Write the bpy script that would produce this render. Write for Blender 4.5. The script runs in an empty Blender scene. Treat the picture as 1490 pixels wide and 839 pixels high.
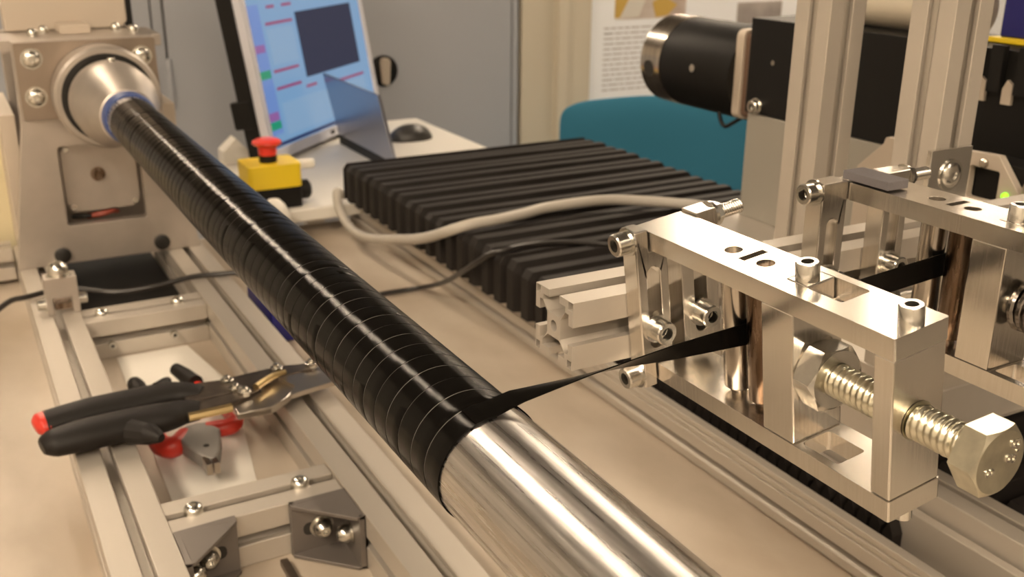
import bpy, bmesh, math, random
from mathutils import Vector, Matrix
from mathutils.geometry import tessellate_polygon
random.seed(7)
sc = bpy.context.scene
COL = sc.collection
U = 0.00075            # one drafting unit (0.75 mm); drafting coordinates have the eye at 0,0,0
EYE = 1.142            # eye height in metres above the floor
def W(x, y, z): return Vector((x*U, y*U, z*U + EYE))

# ------------------------------------------------------------------ camera, exposure, light
cam_d = bpy.data.cameras.new('camera')
cam = bpy.data.objects.new('camera', cam_d); COL.objects.link(cam)
cam_d.sensor_width = 36.0; cam_d.lens = 36.0; cam_d.clip_start = 0.02; cam_d.clip_end = 80
def camera_axes():
    F, PX, PY = 1490.0, 745.0, 419.5
    def vr(p):
        return Vector((p[0]-PX, -(p[1]-PY), -F)).normalized()
    y = vr((-125, -130)); z = -vr((715, 4500)); z = (z - y*z.dot(y)).normalized(); x = y.cross(z)
    return Matrix((x, y, z))          # rows: world axes seen from the camera
cam.matrix_world = Matrix.Translation((0, 0, EYE)) @ camera_axes().to_4x4()
cam_d.dof.use_dof = True; cam_d.dof.focus_distance = 0.375; cam_d.dof.aperture_fstop = 20; cam_d.dof.aperture_blades = 0
sc.camera = cam
sc.view_settings.view_transform = 'Standard'; sc.view_settings.look = 'None'
sc.view_settings.gamma = 1.0; sc.view_settings.exposure = 1.03; sc.view_settings.use_curve_mapping = False
wd = bpy.data.worlds.new('world'); sc.world = wd; wd.use_nodes = True
wd.node_tree.nodes['Background'].inputs[0].default_value = (1.0, 0.85, 0.66, 1)
wd.node_tree.nodes['Background'].inputs[1].default_value = 0.35
LIGHT_POWER = 1.0
CEIL = 2000
# unseen ceiling lights, placed for the highlights and for fill: (x0, x1, y0, y1) on the ceiling, in drafting units
FIXTURES = [(-412, -388, 2000, 4900), (-412, -388, 5050, 7950), (-412, -388, 8100, 11000), (2600, 2900, 2450, 3300), (2600, 2900, 3350, 3950), (2600, 2900, 1100, 2350),  # the last one here is added to brighten the poster
            (6985, 7015, 2500, 6500), (6985, 7015, 6700, 11000), (-1900, -1450, -3000, 600), (-450, -150, -3600, -1500), (1300, 1450, -3600, -1500)]  # first pair added for the tube highlight, last three added as fill
LIGHT_RGB = (1.0, 0.81, 0.60)
LIGHT_STRENGTH = 17.0
LIGHT_NAMES = ['narrow fluorescent ceiling light over the frame side, nearest of three', 'narrow fluorescent ceiling light over the frame side, middle of three', 'narrow fluorescent ceiling light over the frame side, farthest of three',
    'wide fluorescent ceiling light over the chair side, middle of three', 'wide fluorescent ceiling light over the chair side, farthest of three', 'wide fluorescent ceiling light over the chair side, nearest of three',
    'narrow fluorescent ceiling light along the far right wall, nearer half', 'narrow fluorescent ceiling light along the far right wall, farther half', 'ceiling light behind the viewer, on the far left', 'ceiling light behind the viewer, in the middle', 'ceiling light behind the viewer, on the right']

# ------------------------------------------------------------------ materials
def mat(name, col, rough=0.5, metal=0.0, emit=None, estr=1.0, spec=0.5, var=0.0, vscale=(40, 40, 40), bump=0.0, bscale=(200, 200, 200), alpha=None, trans=0.0, col2=None, detail=4, rvar=0.0, coat=0.0, aniso=0.0):
    m = bpy.data.materials.new(name); m.use_nodes = True
    nt = m.node_tree; b = nt.nodes['Principled BSDF']
    b.inputs['Base Color'].default_value = (*col, 1); b.inputs['Roughness'].default_value = rough
    b.inputs['Metallic'].default_value = metal; b.inputs['Specular IOR Level'].default_value = spec
    if coat: b.inputs['Coat Weight'].default_value = coat; b.inputs['Coat Roughness'].default_value = 0.15
    if trans: b.inputs['Transmission Weight'].default_value = trans
    if emit:
        b.inputs['Emission Color'].default_value = (*emit, 1); b.inputs['Emission Strength'].default_value = estr
    tc = None
    if var or bump or rvar:
        tc = nt.nodes.new('ShaderNodeTexCoord')
    def noise(scale, det):
        mp = nt.nodes.new('ShaderNodeMapping'); mp.inputs['Scale'].default_value = scale
        nt.links.new(tc.outputs['Object'], mp.inputs['Vector'])
        n = nt.nodes.new('ShaderNodeTexNoise'); n.inputs['Scale'].default_value = 1.0; n.inputs['Detail'].default_value = det
        nt.links.new(mp.outputs['Vector'], n.inputs['Vector']); return n
    if var or rvar:
        n = noise(vscale, detail)
        if var:
            r = nt.nodes.new('ShaderNodeValToRGB')
            c2 = col2 or tuple(max(0, c*(1-var)) for c in col)
            r.color_ramp.elements[0].position = 0.35; r.color_ramp.elements[0].color = (*c2, 1)
            r.color_ramp.elements[1].position = 0.65; r.color_ramp.elements[1].color = (*col, 1)
            nt.links.new(n.outputs['Fac'], r.inputs['Fac']); nt.links.new(r.outputs['Color'], b.inputs['Base Color'])
        if rvar:
            mr = nt.nodes.new('ShaderNodeMapRange'); mr.inputs['From Min'].default_value = 0.3; mr.inputs['From Max'].default_value = 0.7
            mr.inputs['To Min'].default_value = max(0.02, rough-rvar); mr.inputs['To Max'].default_value = rough+rvar
            nt.links.new(n.outputs['Fac'], mr.inputs['Value']); nt.links.new(mr.outputs['Result'], b.inputs['Roughness'])
    if bump:
        n2 = noise(bscale, 3); bp = nt.nodes.new('ShaderNodeBump'); bp.inputs['Strength'].default_value = bump
        bp.inputs['Distance'].default_value = 0.0004
        nt.links.new(n2.outputs['Fac'], bp.inputs['Height']); nt.links.new(bp.outputs['Normal'], b.inputs['Normal'])
    return m
M = {}
M['machined'] = mat('machined_aluminium', (0.76, 0.72, 0.66), 0.24, 1.0, rvar=0.03, vscale=(1500, 1500, 40), var=0.07)
M['machined_dull'] = mat('milled_aluminium', (0.50, 0.455, 0.41), 0.42, 0.8, var=0.12, vscale=(25, 25, 25))
M['extrusion'] = mat('anodised_extrusion', (0.52, 0.475, 0.415), 0.42, 0.45, var=0.08, vscale=(20, 4, 20))
M['extrusion_cut'] = mat('sawn_extrusion', (0.62, 0.58, 0.52), 0.4, 0.6, var=0.25, vscale=(300, 300, 300))
M['tube_alu'] = mat('turned_aluminium_tube', (0.68, 0.65, 0.62), 0.30, 1.0, var=0.36, vscale=(420, 10, 420), rvar=0.10, bump=0.10, bscale=(900, 16, 900), detail=8)
M['zinc'] = mat('zinc_plated_steel', (0.70, 0.68, 0.63), 0.22, 1.0, var=0.15, vscale=(200, 200, 200))
M['zinc_yellow'] = mat('yellowish_zinc_steel', (0.70, 0.67, 0.54), 0.28, 1.0, var=0.2, vscale=(160, 160, 160))
M['steel_dark'] = mat('worn_steel_roller', (0.30, 0.24, 0.19), 0.33, 1.0, var=0.6, col2=(0.13, 0.085, 0.055), vscale=(200, 200, 35), rvar=0.1)
M['steel_rod'] = mat('polished_steel_roller', (0.62, 0.56, 0.49), 0.2, 1.0, var=0.3, vscale=(150, 150, 20))
M['spring'] = mat('dark_spring_steel', (0.22, 0.20, 0.18), 0.2, 1.0)
M['black_steel'] = mat('black_oxide', (0.012, 0.011, 0.01), 0.4, 0.0)
M['bearing'] = mat('brownish_steel_plate', (0.36, 0.30, 0.25), 0.36, 0.9, var=0.15, vscale=(20, 20, 20))
M['hole'] = mat('dark_recess', (0.02, 0.017, 0.014), 0.7)
M['table'] = mat('stained_white_laminate', (0.52, 0.455, 0.375), 0.45, var=1.0, col2=(0.36, 0.295, 0.225), vscale=(9, 5, 5), detail=9, rvar=0.08)
M['desk'] = mat('white_desk', (0.72, 0.69, 0.63), 0.4)
M['carbon_seam'] = mat('frayed_tow_edge', (0.17, 0.16, 0.15), 0.35, 0.3)  # thin strip along each turn, paler than the rest of the winding
M['rubber_bellows'] = mat('black_bellows_fabric', (0.010, 0.007, 0.0055), 0.62, spec=0.35, var=0.3, vscale=(30, 200, 30), bump=0.15, bscale=(300, 300, 300))
M['black'] = mat('black_plastic', (0.005, 0.0045, 0.004), 0.5, spec=0.3)
M['black_soft'] = mat('black_grip', (0.008, 0.006, 0.005), 0.55, spec=0.3, bump=0.2, bscale=(900, 900, 900))
M['red'] = mat('red_plastic', (0.55, 0.035, 0.022), 0.35)
M['red_bright'] = mat('red_mushroom', (0.70, 0.045, 0.03), 0.3)
M['yellow'] = mat('yellow_plastic', (0.80, 0.58, 0.02), 0.4)
M['grey_plastic'] = mat('grey_jaw', (0.25, 0.235, 0.22), 0.5)
M['gunmetal'] = mat('dark_tool_steel', (0.17, 0.14, 0.115), 0.35, 0.9, var=0.3, vscale=(90, 90, 90))
M['blade'] = mat('ground_blade', (0.55, 0.51, 0.46), 0.28, 1.0)
M['brass'] = mat('brass_latch', (0.62, 0.48, 0.25), 0.3, 1.0)
M['blue'] = mat('blue_plastic', (0.012, 0.012, 0.14), 0.4)
M['collar_blue'] = mat('blue_collar', (0.05, 0.08, 0.22), 0.4)
M['cable_grey'] = mat('grey_cable_sheath', (0.40, 0.37, 0.32), 0.45)
M['cable_black'] = mat('black_cable_sheath', (0.018, 0.015, 0.013), 0.35)
M['teal'] = mat('teal_upholstery', (0.024, 0.165, 0.27), 0.85, bump=0.3, bscale=(900, 900, 900))
M['cabinet'] = mat('grey_cabinet_paint', (0.38, 0.395, 0.43), 0.5)
M['cabinet_gap'] = mat('cabinet_gap', (0.12, 0.115, 0.11), 0.6)
M['cream'] = mat('cream_paint', (0.60, 0.54, 0.43), 0.55)
M['cream_plastic'] = mat('cream_plastic', (0.62, 0.55, 0.36), 0.5)
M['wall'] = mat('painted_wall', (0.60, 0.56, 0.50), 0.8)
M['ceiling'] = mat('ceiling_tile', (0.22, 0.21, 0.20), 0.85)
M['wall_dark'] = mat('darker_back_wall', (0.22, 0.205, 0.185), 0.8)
M['floor'] = mat('grey_vinyl_floor', (0.28, 0.26, 0.24), 0.5, var=0.15, vscale=(6, 6, 6))
M['paper'] = mat('poster_paper', (0.92, 0.95, 1.0), 0.6)
M['ink'] = mat('grey_print', (0.47, 0.45, 0.45), 0.7)
M['photo_brown'] = mat('printed_photo_brown', (0.46, 0.36, 0.30), 0.6, var=0.6, col2=(0.75, 0.70, 0.66), vscale=(9, 9, 9))
M['photo_gold'] = mat('printed_photo_gold', (0.60, 0.40, 0.10), 0.6)
M['photo_grey'] = mat('printed_photo_grey', (0.46, 0.42, 0.40), 0.6, var=0.4, vscale=(12, 12, 12))
M['foam'] = mat('grey_foam', (0.13, 0.12, 0.125), 0.9, bump=0.8, bscale=(1500, 1500, 1500))
M['plate_grey'] = mat('grey_plate', (0.36, 0.34, 0.295), 0.45, 0.3)
M['plate_beige'] = mat('beige_plate', (0.52, 0.45, 0.37), 0.5, 0.2)
M['gear'] = mat('gearbox_casting', (0.16, 0.10, 0.07), 0.5, 0.2)
M['lid'] = mat('dark_glossy_lid', (0.36, 0.38, 0.46), 0.34, 0.95)
M['bezel'] = mat('silver_bezel', (0.62, 0.63, 0.70), 0.35, 0.1)
M['led'] = mat('green_led', (0.1, 0.5, 0.02), 0.4, emit=(0.30, 1.0, 0.02), estr=1.0)
M['lamp'] = mat('lamp_diffuser', (0.9, 0.9, 0.9), 0.5, emit=LIGHT_RGB, estr=LIGHT_STRENGTH)
M['lamp_narrow'] = mat('narrow_lamp_diffuser', (0.9, 0.9, 0.9), 0.5, emit=LIGHT_RGB, estr=LIGHT_STRENGTH*5.8)
M['lamp_housing'] = mat('lamp_housing', (0.7, 0.7, 0.7), 0.5)
M['gusset'] = mat('grey_die_cast', (0.17, 0.15, 0.135), 0.45, 0.4)
M['wire'] = mat('red_wire', (0.25, 0.05, 0.03), 0.5)
M['mousegrey'] = mat('dark_mouse', (0.03, 0.028, 0.026), 0.35)
M['tin'] = mat('bright_sheet', (0.8, 0.78, 0.74), 0.2, 1.0)
def screen_mat(name, col, s=0.30):
    return mat(name, (0.01, 0.01, 0.01), 0.3, emit=col, estr=s)
M['scr_bg'] = screen_mat('screen_pale_blue', (0.27, 0.50, 0.80))
M['scr_side'] = screen_mat('screen_blue_panel', (0.21, 0.37, 0.82))
M['scr_pink'] = screen_mat('screen_crimson_rule', (0.42, 0.07, 0.22))
M['scr_mag'] = screen_mat('screen_magenta_field', (0.40, 0.16, 0.48))
M['scr_green'] = screen_mat('screen_green_button', (0.01, 0.42, 0.22))
M['scr_dark'] = mat('screen_dark_window', (0.004, 0.004, 0.008), 0.6, spec=0.1, emit=(0.05, 0.055, 0.10), estr=0.3)
M['scr_navy'] = screen_mat('screen_navy_bar', (0.015, 0.03, 0.13))
M['scr_pale'] = screen_mat('screen_text_grid', (0.33, 0.54, 0.80))

# wound carbon: fibres run round the tube, so relief is stretched round it and the gloss sits in a narrow band
def carbon():
    m = bpy.data.materials.new('wound_carbon_fibre'); m.use_nodes = True
    nt = m.node_tree; b = nt.nodes['Principled BSDF']
    b.inputs['Base Color'].default_value = (0.004, 0.0035, 0.003, 1); b.inputs['Roughness'].default_value = 0.16
    b.inputs['Specular IOR Level'].default_value = 0.22; b.inputs['IOR'].default_value = 1.28; b.inputs['Anisotropic'].default_value = 0.95; b.inputs['Anisotropic Rotation'].default_value = 0.25
    tg = nt.nodes.new('ShaderNodeTangent'); tg.direction_type = 'RADIAL'; tg.axis = 'Y'; nt.links.new(tg.outputs['Tangent'], b.inputs['Tangent'])
    tc = nt.nodes.new('ShaderNodeTexCoord'); mp = nt.nodes.new('ShaderNodeMapping'); mp.inputs['Scale'].default_value = (120, 4200, 120)
    nt.links.new(tc.outputs['Object'], mp.inputs['Vector'])
    n = nt.nodes.new('ShaderNodeTexNoise'); n.inputs['Scale'].default_value = 1; n.inputs['Detail'].default_value = 3
    nt.links.new(mp.outputs['Vector'], n.inputs['Vector'])
    n3 = nt.nodes.new('ShaderNodeTexNoise'); n3.inputs['Scale'].default_value = 900; n3.inputs['Detail'].default_value = 2
    nt.links.new(tc.outputs['Object'], n3.inputs['Vector'])
    add = nt.nodes.new('ShaderNodeMath'); add.operation = 'MULTIPLY_ADD'; add.inputs[1].default_value = 0.35
    nt.links.new(n3.outputs['Fac'], add.inputs[0]); nt.links.new(n.outputs['Fac'], add.inputs[2])
    bp = nt.nodes.new('ShaderNodeBump'); bp.inputs['Strength'].default_value = 1.0; bp.inputs['Distance'].default_value = 0.00003
    nt.links.new(add.outputs[0], bp.inputs['Height']); nt.links.new(bp.outputs['Normal'], b.inputs['Normal'])
    return m
M['carbon'] = carbon()

# ------------------------------------------------------------------ mesh helper
class MB:
    def __init__(s): s.v = []; s.f = []; s.mi = []
    def add(s, vs, fs, m=0):
        o = len(s.v); s.v += [tuple(p) for p in vs]
        s.f += [tuple(i+o for i in f) for f in fs]; s.mi += [m]*len(fs); return s
    def box(s, x0, x1, y0, y1, z0, z1, m=0, mtx=None):
        vs = [Vector((x, y, z)) for z in (z0, z1) for y in (y0, y1) for x in (x0, x1)]
        if mtx: vs = [mtx @ p for p in vs]
        return s.add(vs, [(0, 2, 3, 1), (4, 5, 7, 6), (0, 1, 5, 4), (2, 6, 7, 3), (0, 4, 6, 2), (1, 3, 7, 5)], m)
    def prism(s, pts, ax, a0, a1, holes=(), m=0, mside=None, mtx=None):
        if ax == 'z': f = lambda p, a: Vector((p[0], p[1], a))
        elif ax == 'y': f = lambda p, a: Vector((p[0], a, p[1]))
        else: f = lambda p, a: Vector((a, p[0], p[1]))
        loops = [list(pts)] + [list(h) for h in holes]
        flat = [p for l in loops for p in l]
        tris = tessellate_polygon([[Vector((p[0], p[1], 0)) for p in l] for l in loops]) if (holes or len(pts) > 4) else [tuple(range(len(pts)))]
        n = len(flat)
        vs = [f(p, a0) for p in flat] + [f(p, a1) for p in flat]
        if mtx: vs = [mtx @ p for p in vs]
        fs = [tuple(t) for t in tris] + [tuple(i+n for i in reversed(t)) for t in tris]
        s.add(vs, fs, m); base = len(s.v)-2*n
        o = 0
        for l in loops:
            k = len(l)
            for i in range(k):
                a, b2 = o+i, o+(i+1) % k
                s.f.append((base+a, base+b2, base+b2+n, base+a+n)); s.mi.append(m if mside is None else mside)
            o += k
        return s
    def lathe(s, p0, d, prof, n=28, m=0, caps=True, phase=0.0):
        d = Vector(d).normalized(); p0 = Vector(p0)
        a = d.orthogonal().normalized() if abs(d.z) > 0.99 else Vector((0, 0, 1)).cross(d).normalized()
        b = d.cross(a)
        vs = []; k = len(prof)
        for t, r in prof:
            for i in range(n):
                th = 2*math.pi*i/n + phase; vs.append(p0 + d*t + (a*math.cos(th) + b*math.sin(th))*r)
        fs = []
        for j in range(k-1):
            for i in range(n):
                i2 = (i+1) % n; fs.append((j*n+i, j*n+i2, (j+1)*n+i2, (j+1)*n+i))
        if caps:
            fs.append(tuple(reversed(range(n)))); fs.append(tuple(range((k-1)*n, k*n)))
        return s.add(vs, fs, m)
    def cyl(s, p0, p1, r, n=28, m=0, r1=None, caps=True, phase=0.0):
        p0 = Vector(p0); p1 = Vector(p1); L = (p1-p0).length
        return s.lathe(p0, p1-p0, [(0, r), (L, r if r1 is None else r1)], n, m, caps, phase)
    def tube(s, pts, r, n=10, m=0, sub=6, flat=1.0, caps=True):
        pts = [Vector(p) for p in pts]; R = r if isinstance(r, (list, tuple)) else [r]*len(pts)
        P = []; RR = []
        for i in range(len(pts)-1):
            p0, p1, p2, p3 = pts[max(i-1, 0)], pts[i], pts[i+1], pts[min(i+2, len(pts)-1)]
            for j in range(sub):
                t = j/sub
                P.append(0.5*((2*p1)+(p2-p0)*t+(2*p0-5*p1+4*p2-p3)*t*t+(3*p1-p0-3*p2+p3)*t**3)); RR.append(R[i]+(R[i+1]-R[i])*t)
        P.append(pts[-1]); RR.append(R[-1])
        vs = []; up = Vector((0, 0, 1))
        T0 = (P[1]-P[0]).normalized(); 
        if abs(T0.z) > 0.95: up = Vector((1, 0, 0))
        for i, p in enumerate(P):
            T = (P[min(i+1, len(P)-1)]-P[max(i-1, 0)]).normalized()
            a = up.cross(T).normalized(); b = T.cross(a).normalized(); up = b
            for k in range(n):
                th = 2*math.pi*k/n; vs.append(p + a*math.cos(th)*RR[i] + b*math.sin(th)*RR[i]*flat)
        fs = [(i*n+k, i*n+(k+1) % n, (i+1)*n+(k+1) % n, (i+1)*n+k) for i in range(len(P)-1) for k in range(n)]
        if caps: fs += [tuple(reversed(range(n))), tuple(range((len(P)-1)*n, len(P)*n))]
        return s.add(vs, fs, m)
    def ball(s, c, r, n=16, m=0, sx=1, sy=1, sz=1, half=False):
        k = n//2; vs = []; fs = []
        for j in range(k+1):
            ph = (math.pi/2 if half else math.pi)*j/k
            for i in range(n):
                th = 2*math.pi*i/n; vs.append((c[0]+r*sx*math.sin(ph)*math.cos(th), c[1]+r*sy*math.sin(ph)*math.sin(th), c[2]+r*sz*math.cos(ph)))
        for j in range(k):
            for i in range(n):
                i2 = (i+1) % n; fs.append((j*n+i, (j+1)*n+i, (j+1)*n+i2, j*n+i2))
        if half: fs.append(tuple(range(k*n, (k+1)*n)))
        return s.add(vs, fs, m)
    def build(s, name, mats, parent=None, org=(0, 0, 0), smooth=True, bevel=0.0, angle=35):
        me = bpy.data.meshes.new(name); o = Vector(org)
        me.from_pydata([tuple((Vector(p)-o)*U) for p in s.v], [], s.f)
        if not isinstance(mats, (list, tuple)): mats = [mats]
        for m in mats: me.materials.append(M[m])
        me.polygons.foreach_set('material_index', s.mi)
        bm = bmesh.new(); bm.from_mesh(me); bmesh.ops.remove_doubles(bm, verts=bm.verts, dist=1e-7); bmesh.ops.recalc_face_normals(bm, faces=bm.faces)
        if bevel:
            wl = bm.edges.layers.float.new('bevel_weight_edge')
            for e in bm.edges:
                if len(e.link_faces) == 2 and min(f.calc_area() for f in e.link_faces) > 1e-10 and e.calc_face_angle(0.0) > math.radians(40): e[wl] = 1.0
        bm.to_mesh(me); bm.free()
        if bevel and mats[0] in ('machined', 'machined_dull', 'bearing', 'tin'): smooth = False
        if smooth:
            me.polygons.foreach_set('use_smooth', [True]*len(me.polygons)); me.set_sharp_from_angle(angle=math.radians(angle))
        ob = bpy.data.objects.new(name, me); COL.objects.link(ob)
        if parent: ob.parent = parent
        else: ob.location = W(*org)
        if bevel:
            md = ob.modifiers.new('edge', 'BEVEL'); md.width = bevel*U; md.segments = 2; md.limit_method = 'WEIGHT'; md.harden_normals = smooth
        return ob

def thing(name, label, cat, org, rot=(0, 0, 0), group=None):
    o = bpy.data.objects.new(name, None); COL.objects.link(o); o.empty_display_size = 0.02
    o.location = W(*org); o.rotation_euler = rot; o['label'] = label; o['category'] = cat
    if group: o['group'] = group
    return o
def tag(o, label, cat, group=None):
    o['label'] = label; o['category'] = cat
    if group: o['group'] = group
    return o
def struct(name, mb, m, **k):
    o = mb.build(name, m, **k); o['kind'] = 'structure'; return o
def rect(x0, x1, y0, y1): return [(x0, y0), (x1, y0), (x1, y1), (x0, y1)]
def rrect(x0, x1, y0, y1, r, n=4):
    out = []
    for cx, cy, a in ((x1-r, y0+r, -90), (x1-r, y1-r, 0), (x0+r, y1-r, 90), (x0+r, y0+r, 180)):
        for i in range(n+1):
            t = math.radians(a+90*i/n); out.append((cx+r*math.cos(t), cy+r*math.sin(t)))
    return out
def circ(cx, cy, r, n=20): return [(cx+r*math.cos(2*math.pi*i/n), cy+r*math.sin(2*math.pi*i/n)) for i in range(n)]

def tslot(w, slot, lip, inner, depth):
    """outline of a T-slotted extrusion centred on 0,0"""
    h = w/2; s = slot/2; i = inner/2; core = h-depth
    q = [(s, h), (s, h-lip), (i, h-lip), (i, h-lip-depth*0.28), (s*1.1, core), ]
    side = [(-x, y) for x, y in [(s, h), (s, h-lip), (i, h-lip), (i, h-lip-depth*0.28), (s*1.1, core)]] + list(reversed(q))
    out = []
    for k in range(4):
        a = -math.pi/2*k; c, n = round(math.cos(a)), round(math.sin(a))
        for x, y in side: out.append((x*c-y*n, x*n+y*c))
        x, y = h, h; out.append((x*c-y*n, x*n+y*c))
    return out

def cap_screw(p, d, r, h, parent, org, name='screw', shank=0.0, m='zinc', washer=True, sr=None, dome=False):
    """socket-head screw: p is where the underside of the head sits, d points out of the head"""
    d = Vector(d).normalized(); p = Vector(p); mb = MB()
    t0 = 0.0
    if washer:
        mb.lathe(p, d, [(0, r*1.25), (1.2, r*1.25)], 24); t0 = 1.2
    if dome: mb.lathe(p, d, [(t0, r), (h*0.5, r), (h*0.8, r*0.85), (h, r*0.5), (h, r*0.32), (h*0.7, r*0.28), (h*0.7, 0.01)], 24, caps=False)
    else: mb.lathe(p, d, [(t0, r), (h-0.8, r), (h, r*0.9), (h, r*0.55), (h*0.45, r*0.55), (h*0.45, 0.01)], 24, caps=False)
    if shank: mb.lathe(p, -d, [(0, sr or r*0.6), (shank, sr or r*0.6)], 16)
    o = mb.build(name, [m], parent, org)
    if dome: return o
    s = MB(); s.lathe(p + d*(h*0.45+0.05), d, [(0, r*0.53), (0.15, r*0.53)], 6); s.build('socket_recess', 'hole', o, org)
    return o
def hex_body(p, d, ap, H, phase, n=72, bore=None, back=False):
    d = Vector(d).normalized(); p = Vector(p)
    a = d.orthogonal().normalized() if abs(d.z) > 0.99 else Vector((0, 0, 1)).cross(d).normalized()
    b = d.cross(a); rows = [[] for _ in range(4)]
    for i in range(n):
        th = 2*math.pi*i/n; q = ((math.degrees(th-phase)) % 60)-30
        h = ap/math.cos(math.radians(q)); u = a*math.cos(th)+b*math.sin(th); cut = (h-0.97*ap)*0.62
        rows[0].append(p+u*(0.97*ap if back else h)); rows[1].append(p+d*(cut if back else 0.01)+u*h)
        rows[2].append(p+d*(H-cut)+u*h); rows[3].append(p+d*H+u*0.96*ap)
    mb = MB(); vs = [v for rw in rows for v in rw]; fs = [(j*n+i, j*n+(i+1) % n, (j+1)*n+(i+1) % n, (j+1)*n+i) for j in range(3) for i in range(n)]
    if bore:
        k = len(vs)
        for t in (0, H): vs += [p+d*t+(a*math.cos(2*math.pi*i/n)+b*math.sin(2*math.pi*i/n))*bore for i in range(n)]
        for i in range(n):
            i2 = (i+1) % n; fs += [(3*n+i, 3*n+i2, k+n+i2, k+n+i), (k+n+i, k+n+i2, k+i2, k+i), (k+i, k+i2, i2, i)]
    else: fs += [tuple(range(n)), tuple(range(3*n, 4*n))]
    mb.add(vs, fs); return mb
def hex_nut(p, d, r, h, bore, parent, org, name='nut', m='zinc', phase=0.0, washer=0):
    d = Vector(d).normalized(); p = Vector(p); mb = MB()
    mb = hex_body(p, d, r*0.866, h, phase, 48, bore, True)
    if washer: mb.lathe(p, -d, [(0, r*1.15), (washer, r*1.15)], 24)
    return mb.build(name, [m], parent, org, angle=20)
def thread(p0, p1, r, pitch, parent, org, name='threaded_shank', m='zinc', n=28):
    p0, p1 = Vector(p0), Vector(p1); L = (p1-p0).length; d = (p1-p0)/L
    # true helical ridge: ring radius follows the thread angle
    a = Vector((0, 0, 1)).cross(d); a = a.normalized() if a.length > 1e-3 else Vector((1, 0, 0)); b = d.cross(a)
    steps = int(L/pitch*6); vs = []; fs = []
    for j in range(steps+1):
        t = L*j/steps
        for i in range(n):
            ph = (t/pitch - i/n) % 1.0; tri = 1-abs(2*ph-1); rr = r*(0.86+0.14*min(1, max(0, tri*1.3-0.1)))
            if t < 0.3 or t > L-0.3: rr = r*0.86
            th = 2*math.pi*i/n; vs.append(p0+d*t+(a*math.cos(th)+b*math.sin(th))*rr)
    for j in range(steps):
        for i in range(n): fs.append((j*n+i, j*n+(i+1) % n, (j+1)*n+(i+1) % n, (j+1)*n+i))
    fs += [tuple(range(n)), tuple(range(steps*n, (steps+1)*n))]
    mb = MB(); mb.add(vs, fs); return mb.build(name, [m], parent, org, angle=60)

# ------------------------------------------------------------------ room shell
TZ = -523.0            # table top
FZ = -EYE/U            # floor
X0, X1, Y0, Y1 = -3000, 7700, -4200, 12000
struct('floor', MB().box(X0, X1, Y0, Y1, FZ-60, FZ), 'floor')
struct('ceiling', MB().box(X0, X1, Y0, Y1, CEIL, CEIL+60), 'ceiling')
struct('wall_left', MB().box(X0-80, X0, Y0, Y1, FZ, CEIL), 'wall')
struct('wall_right', MB().box(X1, X1+80, Y0, Y1, FZ, CEIL), 'wall')
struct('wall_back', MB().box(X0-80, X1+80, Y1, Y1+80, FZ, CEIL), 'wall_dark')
struct('wall_front', MB().box(X0-80, X1+80, Y0-80, Y0, FZ, CEIL), 'wall')
for x0, x1, y0, y1 in FIXTURES:
    where = LIGHT_NAMES.pop(0)
    t = thing('ceiling_light', where, 'light', ((x0+x1)/2, (y0+y1)/2, CEIL), group='fluorescent ceiling lights')
    MB().box(x0-15, x1+15, y0-15, y1+15, CEIL-45, CEIL-0.5).build('housing', 'lamp_housing', t, ((x0+x1)/2, (y0+y1)/2, CEIL))
    MB().box(x0, x1, y0, y1, CEIL-55, CEIL-46).build('diffuser', 'lamp_narrow' if x1-x0 < 60 else 'lamp', t, ((x0+x1)/2, (y0+y1)/2, CEIL))
# partition with cream post, to the right of the cabinet
struct('wall_partition', MB().box(1600, 4600, 2660, 2720, FZ, 150), 'paper', org=(1600, 2660, FZ))
struct('trim_1', MB().box(1490, 1600, 2655, 2730, FZ, 150).box(1600, 1612, 2640, 2660, FZ, 150), 'cream')
struct('trim_2', MB().prism([(1601, 2659), (1601, 2630), (1625, 2618), (1650, 2626), (1660, 2620), (1705, 2620), (1716, 2640), (1716, 2659)], 'z', FZ, 150), 'cream')

# ------------------------------------------------------------------ workbench
wb = thing('workbench', 'long cream laminate workbench carrying the winding machine', 'workbench', (500, 1000, FZ))
o_ = (500, 1000, FZ)
MB().box(-900, 1350, -250, 1720, TZ-40, TZ).build('tabletop', 'table', wb, o_, bevel=2)
for x in (-850, 1300):
    for y in (-200, 1670):
        MB().box(x-30, x+30, y-30, y+30, FZ, TZ-40).build('leg', 'extrusion', wb, o_)

# ------------------------------------------------------------------ base frame of T-slotted rails
RZ = -470.0; RW = 53.0
fr = thing('base_frame', 'low frame of beige slotted rails on the bench below the dark tube', 'frame', (176, 900, TZ))
fo = (176, 900, TZ)
def rail_y(cx, cz, w, y0, y1, slot=9.5, lip=6, inner=20, depth=17, mb=None):
    pr = [(cx+p[0], cz+p[1]) for p in tslot(w, slot, lip, inner, depth)]
    return (mb or MB()).prism(pr, 'y', y0, y1, holes=[circ(cx, cz, w*0.09, 12)])
def rail_x(cy, cz, w, x0, x1, slot=9.5, lip=6, inner=20, depth=17):
    pr = [(cy+p[0], cz+p[1]) for p in tslot(w, slot, lip, inner, depth)]
    return MB().prism(pr, 'x', x0, x1, holes=[circ(cy, cz, w*0.09, 12)])
ZC = RZ-RW/2
rail_y(76.5, ZC, RW, 180, 1640).build('rail', 'extrusion', fr, fo, bevel=1.0)
rail_y(276, ZC, RW, 180, 1640).build('rail', 'extrusion', fr, fo, bevel=1.0)
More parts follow.
